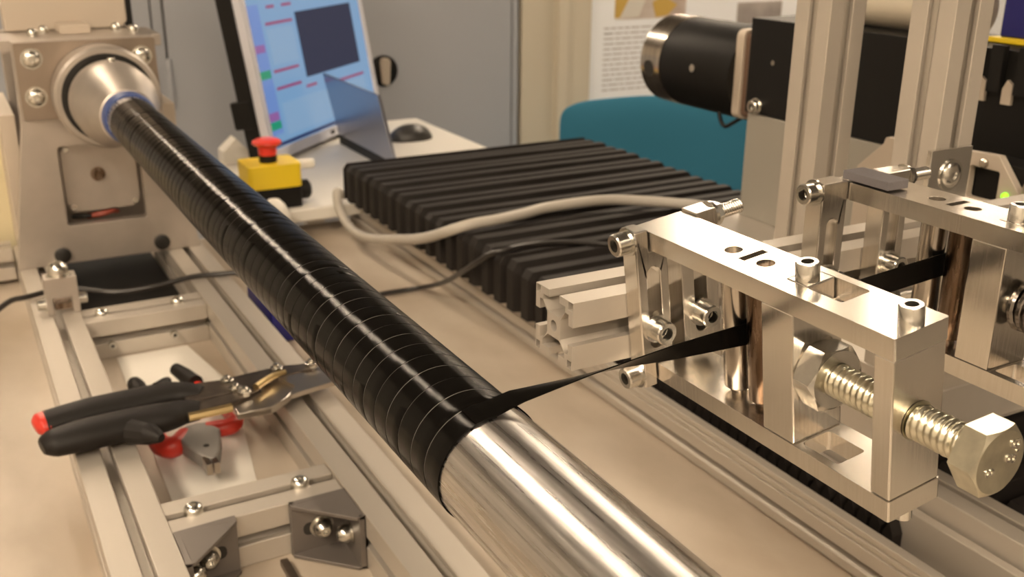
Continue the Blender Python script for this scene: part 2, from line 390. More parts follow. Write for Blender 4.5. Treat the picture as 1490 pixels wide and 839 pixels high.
for cy in (1292, 780):
    cr = rail_x(cy, TZ+0.2+25.2, 50.4, 103.2, 249.3).build('cross_rail', 'extrusion', fr, fo, bevel=1.0)
    if cy < 1500:
        for x in (126, 218):
            cap_screw((x, cy, RZ-5), (0, 0, 1), 8.5, 9.5, cr, fo, 'screw', washer=False, dome=True)
    if cy == 1292:
        for x in (130, 205):
            cap_screw((x, cy-RW/2-0.5, RZ-34), (0, -1, 0), 4.5, 8, cr, fo, 'screw', washer=False)
# corner gussets in front of the near cross rail
def gusset(x, sgn):
    y = 753; xi = x; a = 50
    mb = MB()
    mb.box(min(xi, xi+sgn*5), max(xi, xi+sgn*5), y-a, y, TZ+1, RZ-0.5)
    mb.box(min(xi, xi+sgn*a), max(xi, xi+sgn*a), y-5, y, TZ+1, RZ-0.5)
    tri = [(xi, y), (xi+sgn*a, y), (xi+sgn*a, y-7), (xi+sgn*7, y-a), (xi, y-a)]
    mb.prism(tri, 'z', RZ-4, RZ-0.5); mb.prism(tri, 'z', TZ+1, TZ+4)
    g = mb.build('corner_bracket', 'gusset', fr, fo, bevel=0.7)
    MB().prism(rrect(min(xi+sgn*14, xi+sgn*40), max(xi+sgn*14, xi+sgn*40), RZ-34, RZ-22, 5), 'y', y-5.3, y-5.1).build('bolt_slot', 'hole', g, fo)
    cap_screw((xi+sgn*24, y-5.3, RZ-28), (0, -1, 0), 8.5, 12, g, fo, 'screw', dome=True)
    cap_screw((xi+sgn*5.3, y-27, RZ-28), (sgn, 0, 0), 8.0, 12, g, fo, 'screw', dome=True)
gusset(103.5, 1); gusset(249, -1)

# ------------------------------------------------------------------ headstock
HY = 1512.0; AX, AZ = 187.0, -231.4
hs = thing('headstock', 'pale milled aluminium headstock holding the chuck at the far end of the frame', 'machine head', (176, HY, RZ))
ho = (176, HY, RZ)
front = [(48, RZ), (50, -455), (80, -270), (83, -160), (263, -160), (266, -270), (296, -455), (298, RZ)]
MB().prism(front, 'y', HY, HY+18, holes=[rrect(120, 227, -416, -303, 4), circ(AX, AZ, 40, 32)]).build('front_plate', 'machined_dull', hs, ho, bevel=1)
MB().prism(rrect(84, 262, -262, -161, 3), 'y', HY-10, HY-0.2, holes=[circ(AX, AZ, 42, 36)]).build('bearing_plate', 'bearing', hs, ho, bevel=1.2)
MB().box(56, 76, HY+45, HY+260, RZ, -262).build('side_plate', 'plate_beige', hs, ho, bevel=1)
MB().box(270, 290, HY+45, HY+260, RZ, -262).build('side_plate', 'plate_beige', hs, ho, bevel=1)
MB().box(70, 276, HY+18.3, HY+120, -176, -160).build('top_ledge', 'machined_dull', hs, ho, bevel=1)
MB().box(78, 268, HY+180, HY+198, RZ, -162).build('rear_plate', 'machined_dull', hs, ho, bevel=1)
mb = MB(); mb.prism([(85, -262+102), (85, 20), (250, 20), (250, -150), (240, -160), ], 'y', HY+122, HY+175); mb.build('drive_housing', 'plate_beige', hs, ho, bevel=3)
MB().box(150, 190, HY+60, HY+121, -159.8, -148).build('key_block', 'plate_beige', hs, ho, bevel=1)
MB().box(250.5, 258, HY+125, HY+172, -158, 20).build('black_strip', 'black', hs, ho)
for x, z in ((104, -182), (243, -185), (103, -232), (245, -236)):
    cap_screw((x, HY-10, z), (0, -1, 0), 11, 9, hs, ho, dome=True)
for x in (107, 243):
    mb = MB(); mb.lathe((x, HY-0.1, -456), (0, -1, 0), [(0, 11), (5, 11), (6, 9)], 24); mb.build('dark_screw', 'black_steel', hs, ho)
for x, y in ((115, 60), (132, 95), (228, 95), (247, 60)):
    cap_screw((x, HY+y, -160), (0, 0, 1), 7, 10, hs, ho, washer=False, dome=True)
# stepper motor seen through the window
mo = MB().prism([(124, -390), (134, -402), (214, -402), (224, -390), (224, -316), (214, -304), (134, -304), (124, -316)], 'y', HY+22, HY+60).build('motor_face', 'machined_dull', hs, ho, bevel=1)
mb = MB(); mb.lathe((170, HY+22, -350), (0, -1, 0), [(0, 10), (3, 10), (3, 6), (8, 6)], 24); mb.build('motor_shaft', 'steel_dark', mo, ho)
for x, z in ((132, -312), (216, -312), (216, -394), (132, -394)):
    mb = MB(); mb.lathe((x, HY+21.9, z), (0, -1, 0), [(0, 4), (3, 4)], 12); mb.build('motor_screw', 'zinc', mo, ho)
mb = MB().tube([(150, HY+35, -414), (168, HY+26, -410), (185, HY+30, -408), (192, HY+40, -412)], 4); mb.build('motor_lead', 'wire', hs, ho)
mb = MB().tube([(130, HY+40, -413), (150, HY+30, -412), (170, HY+35, -414)], 3); mb.build('motor_lead', 'black', hs, ho)
mb = MB().box(104, 248, HY-105, HY+179, TZ+0.3, TZ+6); tag(mb.build('rubber_mat', 'black', None, (176, HY-70, TZ+0.3)), 'black rubber mat between the rails beneath the headstock', 'mat')  # black sheet standing in for the shade under the headstock

# chuck
ck = thing('chuck', 'stepped silver spindle chuck gripping the far end of the tube', 'chuck', (AX, HY, AZ))
co = (AX, HY, AZ)
def ring(prof, name, m, par=ck, org=co, n=48):
    mb = MB(); mb.lathe((AX, 0, AZ), (0, 1, 0), prof, n); return mb.build(name, m, par, org)
ring([(1499.5, 41), (1499.5, 66), (1480, 67), (1450, 67), (1447, 64), (1447, 44)], 'flange', 'machined_dull')
ring([(1446.6, 58.5), (1446.4, 58.5), (1446.4, 43), (1428, 43)], 'groove', 'black_steel')  # shade of the gap put in as a flat black ring
ring([(1428, 42), (1428, 51), (1424, 53), (1385, 53), (1382, 51), (1325, 39), (1300, 33), (1298, 30)], 'nose', 'machined_dull')
cap_screw((AX+2, 1402, AZ+52.8), (0, 0, 1), 5, 5, ck, co, washer=False)
ring([(1298, 29), (1298, 31), (1283, 31.5), (1278, 29.5)], 'collar', 'collar_blue')
# mandrel: bare aluminium tube; carbon wound on it
mb = MB(); mb.lathe((AX, 0, AZ), (0, 1, 0), [(60, 24), (60, 27.2), (1295, 27.2), (1295, 24)], 96, caps=False)
tag(mb.build('mandrel_tube', 'tube_alu', None, (AX, 700, AZ)), 'bare turned aluminium tube running towards the viewer out of the black winding', 'tube')
cw = thing('carbon_winding', 'glossy black carbon fibre wound round the tube, with its loose ribbon', 'carbon fibre', (AX, 800, AZ))
cwo = (AX, 800, AZ)
PITCH = 15.0; NT = 96; Y_END = 350.2; TH_END = math.radians(92)
turns = int((1279-Y_END)/PITCH)-1
mb = MB(); vs = []; fs = []; mi = []
prof = [(0.00, 27.35), (0.0, 27.98), (0.02, 28.02), (0.5, 28.0), (0.962, 27.99), (0.967, 27.80), (1.0, 27.78)]
K = len(prof); NJ = turns*NT
rj = [random.uniform(-0.05, 0.05) for _ in range(turns+2)]
for j in range(NJ+1):
    th = TH_END + 2*math.pi*j/NT; yb = Y_END + PITCH*j/NT
    k = j//NT; w = rj[k]*(1-(j % NT)/NT)+rj[k+1]*(j % NT)/NT
    for s_, r in prof:
        yy = yb + PITCH*(s_ + (w if 0 < s_ < 1 else 0)*0.5)
        vs.append((AX+r*math.cos(th), yy, AZ+r*math.sin(th)))
for j in range(NJ):
    for i in range(K-1):
        fs.append((j*K+i, j*K+i+1, (j+1)*K+i+1, (j+1)*K+i)); mi.append(1 if i >= K-2 else 0)
o = len(mb.v); mb.v += vs; mb.f += fs; mb.mi += mi
mb.build('wound_layer', ['carbon', 'carbon_seam'], cw, cwo, angle=50)

# loose ribbon: tube -> first delivery head -> second delivery head
ALPHA = math.radians(8.0)
B_O = Vector((317, 257.4, -158.6)); B_X = Vector((math.cos(ALPHA), 0, math.sin(ALPHA))); B_Z = Vector((-math.sin(ALPHA), 0, math.cos(ALPHA)))
def bw(x, y, z): return B_O + B_X*x + Vector((0, y, 0)) + B_Z*z
def ribbon(path, name):
    """path: list of (centre, half-width vector)"""
    mb = MB(); P = []
    n = len(path)
    for i in range(n-1):
        for j in range(8):
            t = j/8; t = t*t*(3-2*t) if False else t
            c = Vector(path[i][0]).lerp(Vector(path[i+1][0]), t); h = Vector(path[i][1]).lerp(Vector(path[i+1][1]), t); P.append((c, h))
    P.append((Vector(path[-1][0]), Vector(path[-1][1])))
    vs = []
    for i, (c, h) in enumerate(P):
        T = (P[min(i+1, len(P)-1)][0]-P[max(i-1, 0)][0]).normalized(); nn = T.cross(h).normalized()*0.45
        for s_ in (-1, -0.5, 0, 0.5, 1): vs.append(c+h*s_+nn*(1.3-s_*s_))
        for s_ in (1, 0.5, 0, -0.5, -1): vs.append(c+h*s_-nn)
    fs = []
    for i in range(len(P)-1):
        for k in range(10): fs.append((i*10+k, i*10+(k+1) % 10, (i+1)*10+(k+1) % 10, (i+1)*10+k))
    fs += [tuple(range(10)), tuple(range((len(P)-1)*10, len(P)*10))]
    mb.add(vs, fs); return mb.build(name, 'carbon', cw, cwo, angle=60)
th = TH_END
def on_tube(t, y, r=28.25): return Vector((AX+r*math.cos(t), y, AZ+r*math.sin(t)))
r1 = bw(15.5, 106.5, -43.0)
ribbon([(on_tube(math.radians(112), 358.4), (0, 7.3, 0)), (on_tube(math.radians(101), 358.0), (0, 7.3, 0)), (on_tube(math.radians(92), 357.7), (0, 7.3, 0)),
        (Vector((200, 358.0, -200.2)), (0, 6.9, -0.4)), (Vector((218, 358.6, -199.4)), (0, 5.6, -1.2)), (Vector((238, 359.4, -198.6)), (0, 4.2, -2.0)), (Vector((262, 360.6, -198.3)), (0, 2.9, -3.0)), (Vector((290, 361.8, -198.6)), (0, 1.3, -4.6)),
        (r1, B_Z*-6.2), (bw(34, 106.5, -41), B_Z*-6.4), (Vector((410, 363.5, -189)), B_Z*-6.6), (Vector((478, 363.6, -184)), Vector((0, 0, -6.8))), (Vector((570, 363.6, -176)), Vector((0, 0, -6.8)))], 'loose_ribbon')

# ------------------------------------------------------------------ cross beam and posts
BW = 40.0; BYC, BZC = 458.0, -217.6
mb = MB(); pr = [(BYC+p[0], BZC+p[1]) for p in tslot(BW, 11, 4.5, 24, 13)]
hol = [rect(BYC+sx*17.2-2.3, BYC+sx*17.2+2.3, BZC+sz*17.2-2.3, BZC+sz*17.2+2.3) for sx in (-1, 1) for sz in (-1, 1)] + [circ(BYC, BZC, 3.4, 12)]
mb.prism(pr, 'x', 279.3, 800, holes=hol, m=0)
tag(mb.build('cross_beam', ['extrusion'], None, (500, BYC, BZC), bevel=0.6), 'beige slotted beam with a sawn open end, carrying both delivery heads', 'beam')
def post(y, label):
    mb = MB(); pr = [(621+p[0], y+18.75+p[1]) for p in tslot(37.5, 9, 4, 20, 11)]
    mb.prism(pr, 'z', -330, 260); o = mb.build('upright_post', ['extrusion'], None, (621, y+18.75, -330), bevel=0.6)
    tag(o, label, 'post', 'upright posts of the carriage')
post(478.2, 'slotted beige post standing against the beam, behind the upright angle plate')
post(591, 'slotted beige post standing farther back, next to the black drive box')

# ------------------------------------------------------------------ delivery heads
def head(org, rot, label, bolt, e1=9.0, e2=9.0, notch=True):
    t = thing('delivery_head', label, 'machine part', org, (0, -rot, 0), group='tow delivery heads on the beam')
    O = (0, 0, 0); BR = 0.75
    # plates (x across 0..31, y along, z down)
    win_t = rrect(9.5, 27, 38, 73, 1.6)
    holes = [circ(15.5, 116.5, 4.6, 20), circ(15.5, 93, 4.6, 20), rect(10, 25.5, 102.2, 106.8), win_t]
    MB().prism(rrect(0, 31.5, 0, 180, 1.0), 'z', -10.5, 0, holes=holes).build('top_plate', 'machined', t, O, bevel=BR)
    MB().prism(rrect(0, 31.5, 0, 180, 1.0), 'z', -90, -79.5, holes=[rrect(4.5, 22, 34, 57, 1.8), circ(15.5, 115.5, 4.4, 16), circ(15.5, 96.5, 4.4, 16)]).build('bottom_plate', 'machined', t, O, bevel=BR)
    if not bolt is None:
        pass
    MB().box(0.4, 31, 0.4, 11, -79.4, -10.6).build('end_block', 'machined', t, O, bevel=BR)
    cb = MB(); cb.box(0.2, 31, 58.5, 79.5, -79.4, -10.6).box(10, 26.6, 59, 72.6, -10.6, 0.25)
    cb.build('clamp_block', 'machined', t, O, bevel=BR)
    # pins for rollers
    for y, r, m in ((115.5, 7.6, 'steel_rod'), (96.5, 7.4, 'steel_dark')):
        mb = MB(); mb.lathe((15.5, y, -80), (0, 0, 1), [(0, 4), (3.5, 4), (3.5, r*0.95), (4.2, r), (66.5, r), (67, r*0.95), (67, 4.2), (76, 4.2)], 32)
        mb.build('roller', m, t, O)
    # links at the far end
    for sg in (0, 1):
        f = (lambda x: x) if sg == 0 else (lambda x: 31.5-x)
        def rc(a, b, c, d): return rrect(min(f(a), f(b)), max(f(a), f(b)), c, d, 0.8)
        e = e1 if sg == 0 else e2; xr = 11.4 if notch else -0.6; xc = (xr-e)/2
        outline = [(f(x), z) for x, z in [(-e, -93), (-0.6, -93), (-0.6, -78.8), (xr, -78.8), (xr, -11.2), (-0.6, -11.2), (-0.6, 1.5), (-e, 1.5)]]
        if not notch: outline = [(f(x), z) for x, z in rect(-e, -0.6, -93, 1.5)]
        slot = [(f(x), z) for x, z in rrect(xc-4.4, xc+4.4, -70, -21, 4.3, 6)]
        l = MB().prism(outline, 'y', 167, 180.3, holes=[slot]).build('link', 'machined', t, O, bevel=BR)
        cap_screw((f(xc), 167, -58), (0, -1, 0), 6.6, 10, l, O, 'screw', shank=12, sr=4)
        for z in (-4.8, -86):
            d = -1 if sg == 0 else 1
            xo = f(-e)
            if sg == 0: cap_screw((xo, 173.6, z), (-1, 0, 0), 6.4, 9.5, l, O, 'pivot_screw')
            else:
                hex_nut((xo+2, 173.6, z), (1, 0, 0), 7.0, 4.5, 4.2, l, O, 'nut', washer=2)
                thread((xo+2, 173.6, z), (xo+22, 173.6, z), 4.3, 1.6, l, O, 'pin_thread', n=16)
    # screws
    cap_screw((16, 65.5, 0.25), (0, 0, 1), 5.6, 9, t, O, washer=False)
    cap_screw((16, 6.2, 0), (0, 0, 1), 5.4, 8.5, t, O, washer=False)
    mb = MB(); mb.lathe((16, 6.2, -90), (0, 0, -1), [(0, 4.2), (7, 4.2), (7.6, 3.4)], 20); mb.build('screw_tip', 'zinc', t, O)
    if bolt == 'bolt':
        bx, bz = 15.5, -44.0
        b = thread((bx, 57, bz), (bx, 14.5, bz), 8.4, 3.4, t, O, 'adjusting_bolt', 'zinc_yellow')
        mb = MB(); mb.lathe((bx, 14.5, bz), (0, -1, 0), [(0, 8.2), (14.3, 8.2), (14.4, 9.2), (14.4, 7.4)], 32); mb.build('plain_shank', 'zinc_yellow', b, O)
        thread((bx, -0.2, bz), (bx, -29, bz), 8.4, 3.4, b, O, 'threaded_shank', 'zinc_yellow')
        # hex head with turned chamfer
        hd = hex_body((bx, -28.5, bz), (0, -1, 0), 14.2, 11.6, math.radians(-4), 96).build('hex_head', 'zinc_yellow', b, O, angle=24)
        for txt, px, pz, rr, sz in (('8.8', 7.4, 2.5, -70, 9.0), ('8', -6.6, -2.0, 95, 7.5)):
            cu = bpy.data.curves.new('grade_mark', 'FONT'); cu.body = txt; cu.size = sz*U; cu.extrude = 0.35*U; cu.align_x = 'CENTER'; cu.align_y = 'CENTER'
            tmp = bpy.data.objects.new('tmp', cu); me = bpy.data.meshes.new_from_object(tmp); bpy.data.objects.remove(tmp); me.materials.clear(); me.materials.append(M['zinc']); ob = bpy.data.objects.new('grade_mark', me); COL.objects.link(ob); ob.parent = hd
            ob.location = ((bx+px)*U, -40.2*U, (bz+pz)*U); ob.rotation_euler = (math.pi/2, math.radians(rr), 0)
        hex_nut((bx, 58.3, bz), (0, -1, 0), 17.2, 12.5, 8.3, t, O, 'lock_nut', 'zinc', phase=math.radians(-6))
    else:
        bx, bz = 15.5, -44.0
        thread((bx, 58, bz), (bx, -20, bz), 6.4, 3.0, t, O, 'threaded_rod', 'zinc')
        pts = []
        for i in range(8*14+1):
            a = 2*math.pi*i/14; y = 56 - 38*i/(8*14); pts.append((bx+11*math.cos(a), y, bz+11*math.sin(a)))
        mb = MB(); mb.tube(pts, 2.1, 8, sub=1); mb.build('coil_spring', 'spring', t, O)
    return t
head((317, 257.4, -158.6), ALPHA, 'bright tilted aluminium delivery head in front, with the big hex bolt', 'bolt', 9.0, 14.0)
A2 = math.radians(1.0)
head((463, 257.4, -148.4), A2, 'aluminium delivery head farther right with the coil spring, partly out of view', 'spring', 21.0, 21.0, False)
# things lying on the second head
mb = MB().box(463.5, 480, 396, 431, -147.3, -142); tag(mb.build('foam_pad', 'foam', None, (480, 415, -147.3), bevel=0.5), 'small dark grey foam pad lying on the second delivery head', 'pad')
# angle plate standing on the beam
ap = thing('angle_plate', 'bright upright metal angle plate bolted to the beam in front of the post', 'bracket', (610, 474, -197.5))
apo = (610, 474, -197.5)
MB().box(589, 631, 470, 474, -197.5, -151).box(589, 631, 474, 477.8, -197.5, -193).build('plate', 'tin', ap, apo, bevel=0.4)
cap_screw((611, 470, -170), (0, -1, 0), 9, 3.6, ap, apo, dome=True)
mb = MB().box(505, 540, 420, 437.5, -186, -184).box(505, 540, 435.5, 437.5, -198, -184)
# ------------------------------------------------------------------ carriage and drive at the back right
cp = thing('carriage', 'beige carriage base with grey side plates behind the beam', 'machine', (850, 760, -395))
cpo = (850, 760, -395)
MB().box(790, 1060, 480, 960, -395, -352).box(600, 790, 480, 640, -395, -352).build('base_plate', 'extrusion', cp, cpo, bevel=2)
MB().box(602, 640, 478.5, 628.5, -351.8, -330.3).build('post_foot', 'extrusion', cp, cpo, bevel=1)
MB().box(850, 858, 560, 952, -351.5, -224).build('side_plate', 'plate_grey', cp, cpo, bevel=0.8)
MB().prism([(690, -340), (690, -225), (662, -198), (660, -192), (540, -186), (515, -215), (495, -300), (495, -340)], 'x', 760, 768, holes=[rrect(537, 566, -226, -199, 2)]).build('end_plate', 'plate_beige', cp, cpo, bevel=0.8)
MB().box(769, 800, 520, 580, -262, -194).build('dark_module', 'black', cp, cpo)
mb = MB(); mb.lathe((759.9, 552.5, -194.5), (-1, 0, 0), [(0, 4), (2, 4), (3, 2.6)], 16); mb.build('plate_screw', 'steel_rod', cp, cpo)
mb = MB(); mb.ball((759, 528, -217.5), 3.2); mb.build('indicator_lamp', 'led', cp, cpo)
cap_screw((760, 500, -206), (-1, 0, 0), 9, 9, cp, cpo)
dr = thing('drive_box', 'long black drive housing running behind the two posts', 'machine part', (880, 700, -223))
dro = (880, 700, -223)
mb = MB(); mb.box(850, 960, 380, 958, -223, -112)
mb.build('cover', 'black', dr, dro, bevel=1)
for i in range(9):
    y = 640 - i*28
    MB().box(843, 849.8, y, y+13, -150, -108).build('fin', 'black', dr, dro)
    MB().prism([(y+16, -160), (y+26, -160), (y+26, -146), (y+22, -138), (y+16, -142)], 'x', 846, 849.7).build('slot_window', 'plate_beige', dr, dro)
cap_screw((850, 938, -214), (-1, 0, 0), 8, 8, dr, dro)
for y, z in ((915, -160), (880, -140)):
    mb = MB(); mb.lathe((850, y, z), (-1, 0, 0), [(0, 3), (1.5, 3)], 12); mb.build('cover_screw', 'zinc', dr, dro)
mt = thing('drive_motor', 'round black motor with a silver end cap, flanged to the drive housing', 'motor', (880, 1020, -182))
mto = (880, 1020, -182); MZ = -186; MX = 900; MR = 59
mb = MB(); mb.lathe((MX, 0, MZ), (0, 1, 0), [(985, MR*0.98), (987, MR), (1122, MR), (1123, MR*0.97)], 48); mb.build('body', 'black', mt, mto)
mb = MB(); mb.lathe((MX, 0, MZ), (0, 1, 0), [(1123, MR*0.96), (1123.5, MR*1.01), (1165, MR*1.01), (1172, MR*0.9), (1172.5, 10)], 48); ec = mb.build('end_cap', 'steel_rod', mt, mto)
a = math.radians(188); mb = MB(); mb.lathe((MX+MR*0.99*math.cos(a), 1146, MZ+MR*0.99*math.sin(a)), (math.cos(a), 0, math.sin(a)), [(0, 11), (1.5, 11)], 20); mb.build('cap_hole', 'hole', ec, mto)
mb = MB(); mb.lathe((MX-MR*1.0, 1050, MZ+4), (-1, 0, 0), [(0, 5), (3, 5)], 14); mb.build('plug', 'zinc', mt, mto)
MB().prism(rrect(852, 952, -236, -128, 9), 'y', 972, 984.8).build('flange', 'plate_beige', mt, mto, bevel=1)
MB().prism(rrect(856, 950, -234, -130, 9), 'y', 958.2, 971.8).build('adapter', 'gear', mt, mto)
mb = MB().tube([(870, 1030, -230), (868, 1022, -246), (866, 1010, -252), (868, 998, -246), (880, 990, -236)], 2.6); mb.build('lead', 'black', mt, mto)

# ------------------------------------------------------------------ long rails on the right side of the bench
lr = thing('guide_rail', 'low beige slotted rail running along the bench below the delivery heads', 'rail', (630, 900, TZ))
lro = (630, 900, TZ)
MB().prism([(607, TZ), (603, TZ+4), (603, TZ+12), (605, TZ+14), (613, TZ+15), (613, TZ+19), (604, TZ+20), (604, TZ+33), (606, TZ+33.5), (606, TZ+35), (604, TZ+35.5), (604, TZ+40), (606, TZ+40.5), (606, TZ+42), (604, TZ+42.5), (604, TZ+48), (613, TZ+49), (613, TZ+30), (624, TZ+26), (628, TZ+20), (628, TZ)], 'y', -100, 1700).build('outer_rail', 'extrusion', lr, lro, bevel=1.2)
MB().prism([(643, TZ), (643, TZ+62), (651, TZ+63), (651, TZ+50), (657, TZ+50), (657, TZ+79), (674, TZ+80), (674, TZ+66), (680, TZ+66), (680, TZ+80), (694, TZ+80), (694, TZ)], 'y', -100, 930).build('inner_rail', 'extrusion', lr, lro, bevel=1.2)

# bellows
def bellows(y0, y1, x0, x1, zt, zb, pitch, label):
    n = int((y1-y0)/pitch); mb = MB(); vs = []; fs = []
    dz = 24; k = 8; p = (y1-y0)/n; rows = []
    for i in range(n):
        j = random.uniform(-2, 2); h = random.uniform(-2.5, 1.5)
        for f, d in ((0.0, 0), (0.42, 0), (0.66, dz), (0.80, dz)): rows.append((y0+p*(i+f)+j, d, h))
    rows.append((y1, 0, 0))
    for y, d, h in rows:
        vs += [(x, y, z) for x, z in [(x0+d*0.8, zb), (x0+d*0.8, zt-9-d*0.6), (x0+6+d*0.8, zt-d+h), (x0+60, zt-d+h), ((x0+x1)/2, zt-d+h*1.6), (x1-8-d*0.6, zt-d+h), (x1-d*0.6, zt-10-d*0.6), (x1-d*0.6, zb)]]
    for i in range(len(rows)-1):
        for q in range(k-1): fs.append((i*k+q, i*k+q+1, (i+1)*k+q+1, (i+1)*k+q))
    mb.add(vs, fs); o = mb.build('bellows_cover', 'rubber_bellows', None, ((x0+x1)/2, (y0+y1)/2, zb), smooth=False)
    md = o.modifiers.new('cloth', 'SOLIDIFY'); md.thickness = 1.5*U; md.offset = -1
    md = o.modifiers.new('fold', 'BEVEL'); md.width = 2.4*U; md.segments = 2; md.limit_method = 'ANGLE'; md.angle_limit = math.radians(25)
    tag(o, label, 'bellows', 'folded black bellows covers'); return o
bellows(962, 1640, 572, 1066, -400, -462, 34, 'black folded bellows cover lying behind the beam, under the grey cable')
bellows(-60, 940, 697, 1066, -440, -500, 34, 'black folded bellows cover in front of the carriage, under the big bolt')

mb = MB(); y = 486
while y < 930:
    h = random.uniform(-476, -468); mb.prism([(y, TZ+0.5), (y+11, TZ+0.5), (y+11, h-12), (y+5.5, h), (y, h-12)], 'x', 630.5, 642.4); y += 14
o = mb.build('bellows_edge', 'rubber_bellows', None, (637, 700, TZ), smooth=False); tag(o, 'jagged black bellows edge in the gap below the front delivery head', 'bellows')
# ------------------------------------------------------------------ cables
mb = MB().tube([(580, 1668, -464), (566, 1656, -452), (561, 1645, -460), (559, 1632, -473), (558, 1600, -490), (552, 1542, -491), (551, 1495, -487), (551, 1435, -475), (552, 1364, -456), (552.5, 1299, -438), (555, 1245, -420), (563, 1196, -399), (588, 1180, -389), (625, 1180, -388), (675, 1190, -388), (722, 1200, -387), (804, 1186, -384), (868, 1140, -384), (925, 1075, -384), (950, 1010, -384)], 7.6, 14)
tag(mb.build('grey_cable', 'cable_grey', None, (600, 1400, -500)), 'thick light grey cable looping over the bellows', 'cable')
mb = MB().tube([(-60, 1300, -518), (15, 1345, -463), (50, 1376, -464), (100, 1385, -464), (150, 1360, -470), (200, 1352, -468), (250, 1356, -464), (290, 1350, -464), (312, 1343, -466), (335, 1330, -490), (365, 1314, -516), (430, 1308, -518), (506, 1312, -518), (560, 1300, -514), (566, 1220, -480), (559, 1130, -430), (566, 1088, -402), (584, 1074, -394), (612, 1080, -395), (648, 1077, -395), (688, 1056, -395), (725, 1018, -395), (760, 970, -395)], 3.6, 10)
tag(mb.build('thin_black_cable', 'cable_black', None, (300, 1340, -470)), 'thin black cable crossing the frame beneath the tube', 'cable')

# ------------------------------------------------------------------ clamp on the left rail
cl = thing('rail_clamp', 'small metal clamp with a round-headed bolt on the left rail', 'clamp', (85, 1318, RZ)); clo = (85, 1318, RZ)
mb = MB(); mb.prism([(66, RZ+0.2), (66, RZ+48), (104, RZ+48), (104, RZ+0.2), (96, RZ+0.2), (96, RZ+22), (74, RZ+22), (74, RZ+0.2)], 'y', 1306, 1330); mb.build('yoke', 'machined_dull', cl, clo, bevel=1)
mb = MB(); mb.box(75, 95, 1308, 1328, RZ+6, RZ+14); mb.build('insert', 'steel_dark', cl, clo)
cap_screw((85, 1318, RZ+48), (0, 0, 1), 12, 16, cl, clo, dome=True)
cap_screw((66, 1318, RZ+12), (-1, 0, 0), 7, 10, cl, clo)
cap_screw((104, 1318, RZ+14), (1, 0, 0), 7, 10, cl, clo)
mb = MB().prism([(318, TZ+0.2), (318, TZ+46), (346, TZ+46), (352, TZ+0.2)], 'y', 1215, 1330); tag(mb.build('blue_block', 'blue', None, (333, 1270, TZ+0.2), bevel=2), 'dark blue plastic block on the bench half hidden behind the tube', 'block')

# ------------------------------------------------------------------ tools
sn = thing('tin_snips', 'black and red handled tin snips lying across the rails', 'tool', (165, 955, RZ)); so = (165, 955, RZ)
z0 = RZ+15
mb = MB().tube([(24, 922, z0), (34, 924, z0+1), (60, 926, z0+2), (100, 928, z0+2), (132, 928, z0+2), (150, 930, z0+2), (166, 926, z0+2)], [9, 17, 20, 20, 19, 16, 12], 16, flat=0.7); hA = mb.build('grip', 'black_soft', sn, so)
MB().tube([(100, 912, z0+2), (114, 897, z0+3), (122, 884, z0+3)], [12, 10, 4], 10).build('thumb_stop', 'black_soft', hA, so)
mb = MB().tube([(32, 968, z0+1), (70, 971, z0+3), (110, 973, z0+3), (145, 974, z0+3), (165, 968, z0+3), (176, 962, z0+2)], [17, 18, 18, 17, 14, 10], 16, flat=0.7); hB = mb.build('grip', 'black_soft', sn, so)
MB().tube([(22, 966, z0), (27, 967, z0+1), (33, 968, z0+1)], [8, 16, 17.2], 16, flat=0.7).build('red_end', 'red', hB, so)
MB().tube([(60, 986, z0+3), (100, 989, z0+3), (138, 989, z0+3)], [4, 4.6, 3.5], 8).build('red_edge', 'red', hB, so)
MB().tube([(138, 984, z0+4), (147, 996, z0+5), (152, 1006, z0+5)], [10, 7, 3], 10).build('thumb_stop', 'black_soft', hB, so)
for pts in ([(158, 985), (197, 979), (262, 984), (300, 975), (290, 962), (240, 955), (196, 942), (158, 945)], [(156, 938), (196, 940), (225, 950), (230, 938), (200, 922), (156, 920)]):
    MB().prism(pts, 'z', z0-2, z0+6).build('lever', 'gunmetal', sn, so, bevel=1)
MB().tube([(152, 909, z0+6), (172, 909, z0+6), (193, 910, z0+6)], [4.5, 4.5, 4.5], 8).build('latch', 'brass', sn, so)
MB().tube([(225, 940, z0+8), (245, 956, z0+8), (262, 962, z0+8)], [3.5, 3.5, 2.5], 8).build('latch', 'brass', sn, so)
for pts, a, b2 in (([(195, 936), (209, 952), (250, 966), (280, 979), (312, 969), (306, 952), (280, 949), (264, 931), (251, 917), (229, 901), (196, 903)], -6, 2), ([(250, 966), (268, 966), (290, 950), (318, 946), (322, 930), (300, 922), (268, 916), (252, 912), (262, 932)], 0, 5)):
    MB().prism(pts, 'z', z0+a, z0+b2).build('blade', 'blade', sn, so, bevel=2)
for x, y in ((203, 968), (206, 946), (212, 934), (256, 974), (292, 969)):
    mb = hex_body((x, y, z0+5), (0, 0, 1), 6.2, 5, 0.3, 36); bo = mb.build('bolt', 'zinc', sn, so, angle=24)
    mb = MB(); mb.lathe((x, y, z0+9.9), (0, 0, 1), [(0, 3.6), (3, 3.6), (4, 2.4)], 14); mb.build('bolt_end', 'zinc', bo, so)
mb = MB().prism([(133, 1262), (219, 1262), (240, 1117), (206, 890), (125, 885)], 'z', TZ+0.2, TZ+0.9); tag(mb.build('paper_sheet', 'desk', None, (180, 1070, TZ+0.2), smooth=False), 'white paper sheet on the bench inside the frame, under the pliers', 'paper')  # flat pale patch on the bench top, built as a thin sheet
pl = thing('pliers', 'small red and black handled pliers with a grey head under the snips', 'tool', (165, 985, TZ)); po = (165, 985, TZ)
zp = TZ+21
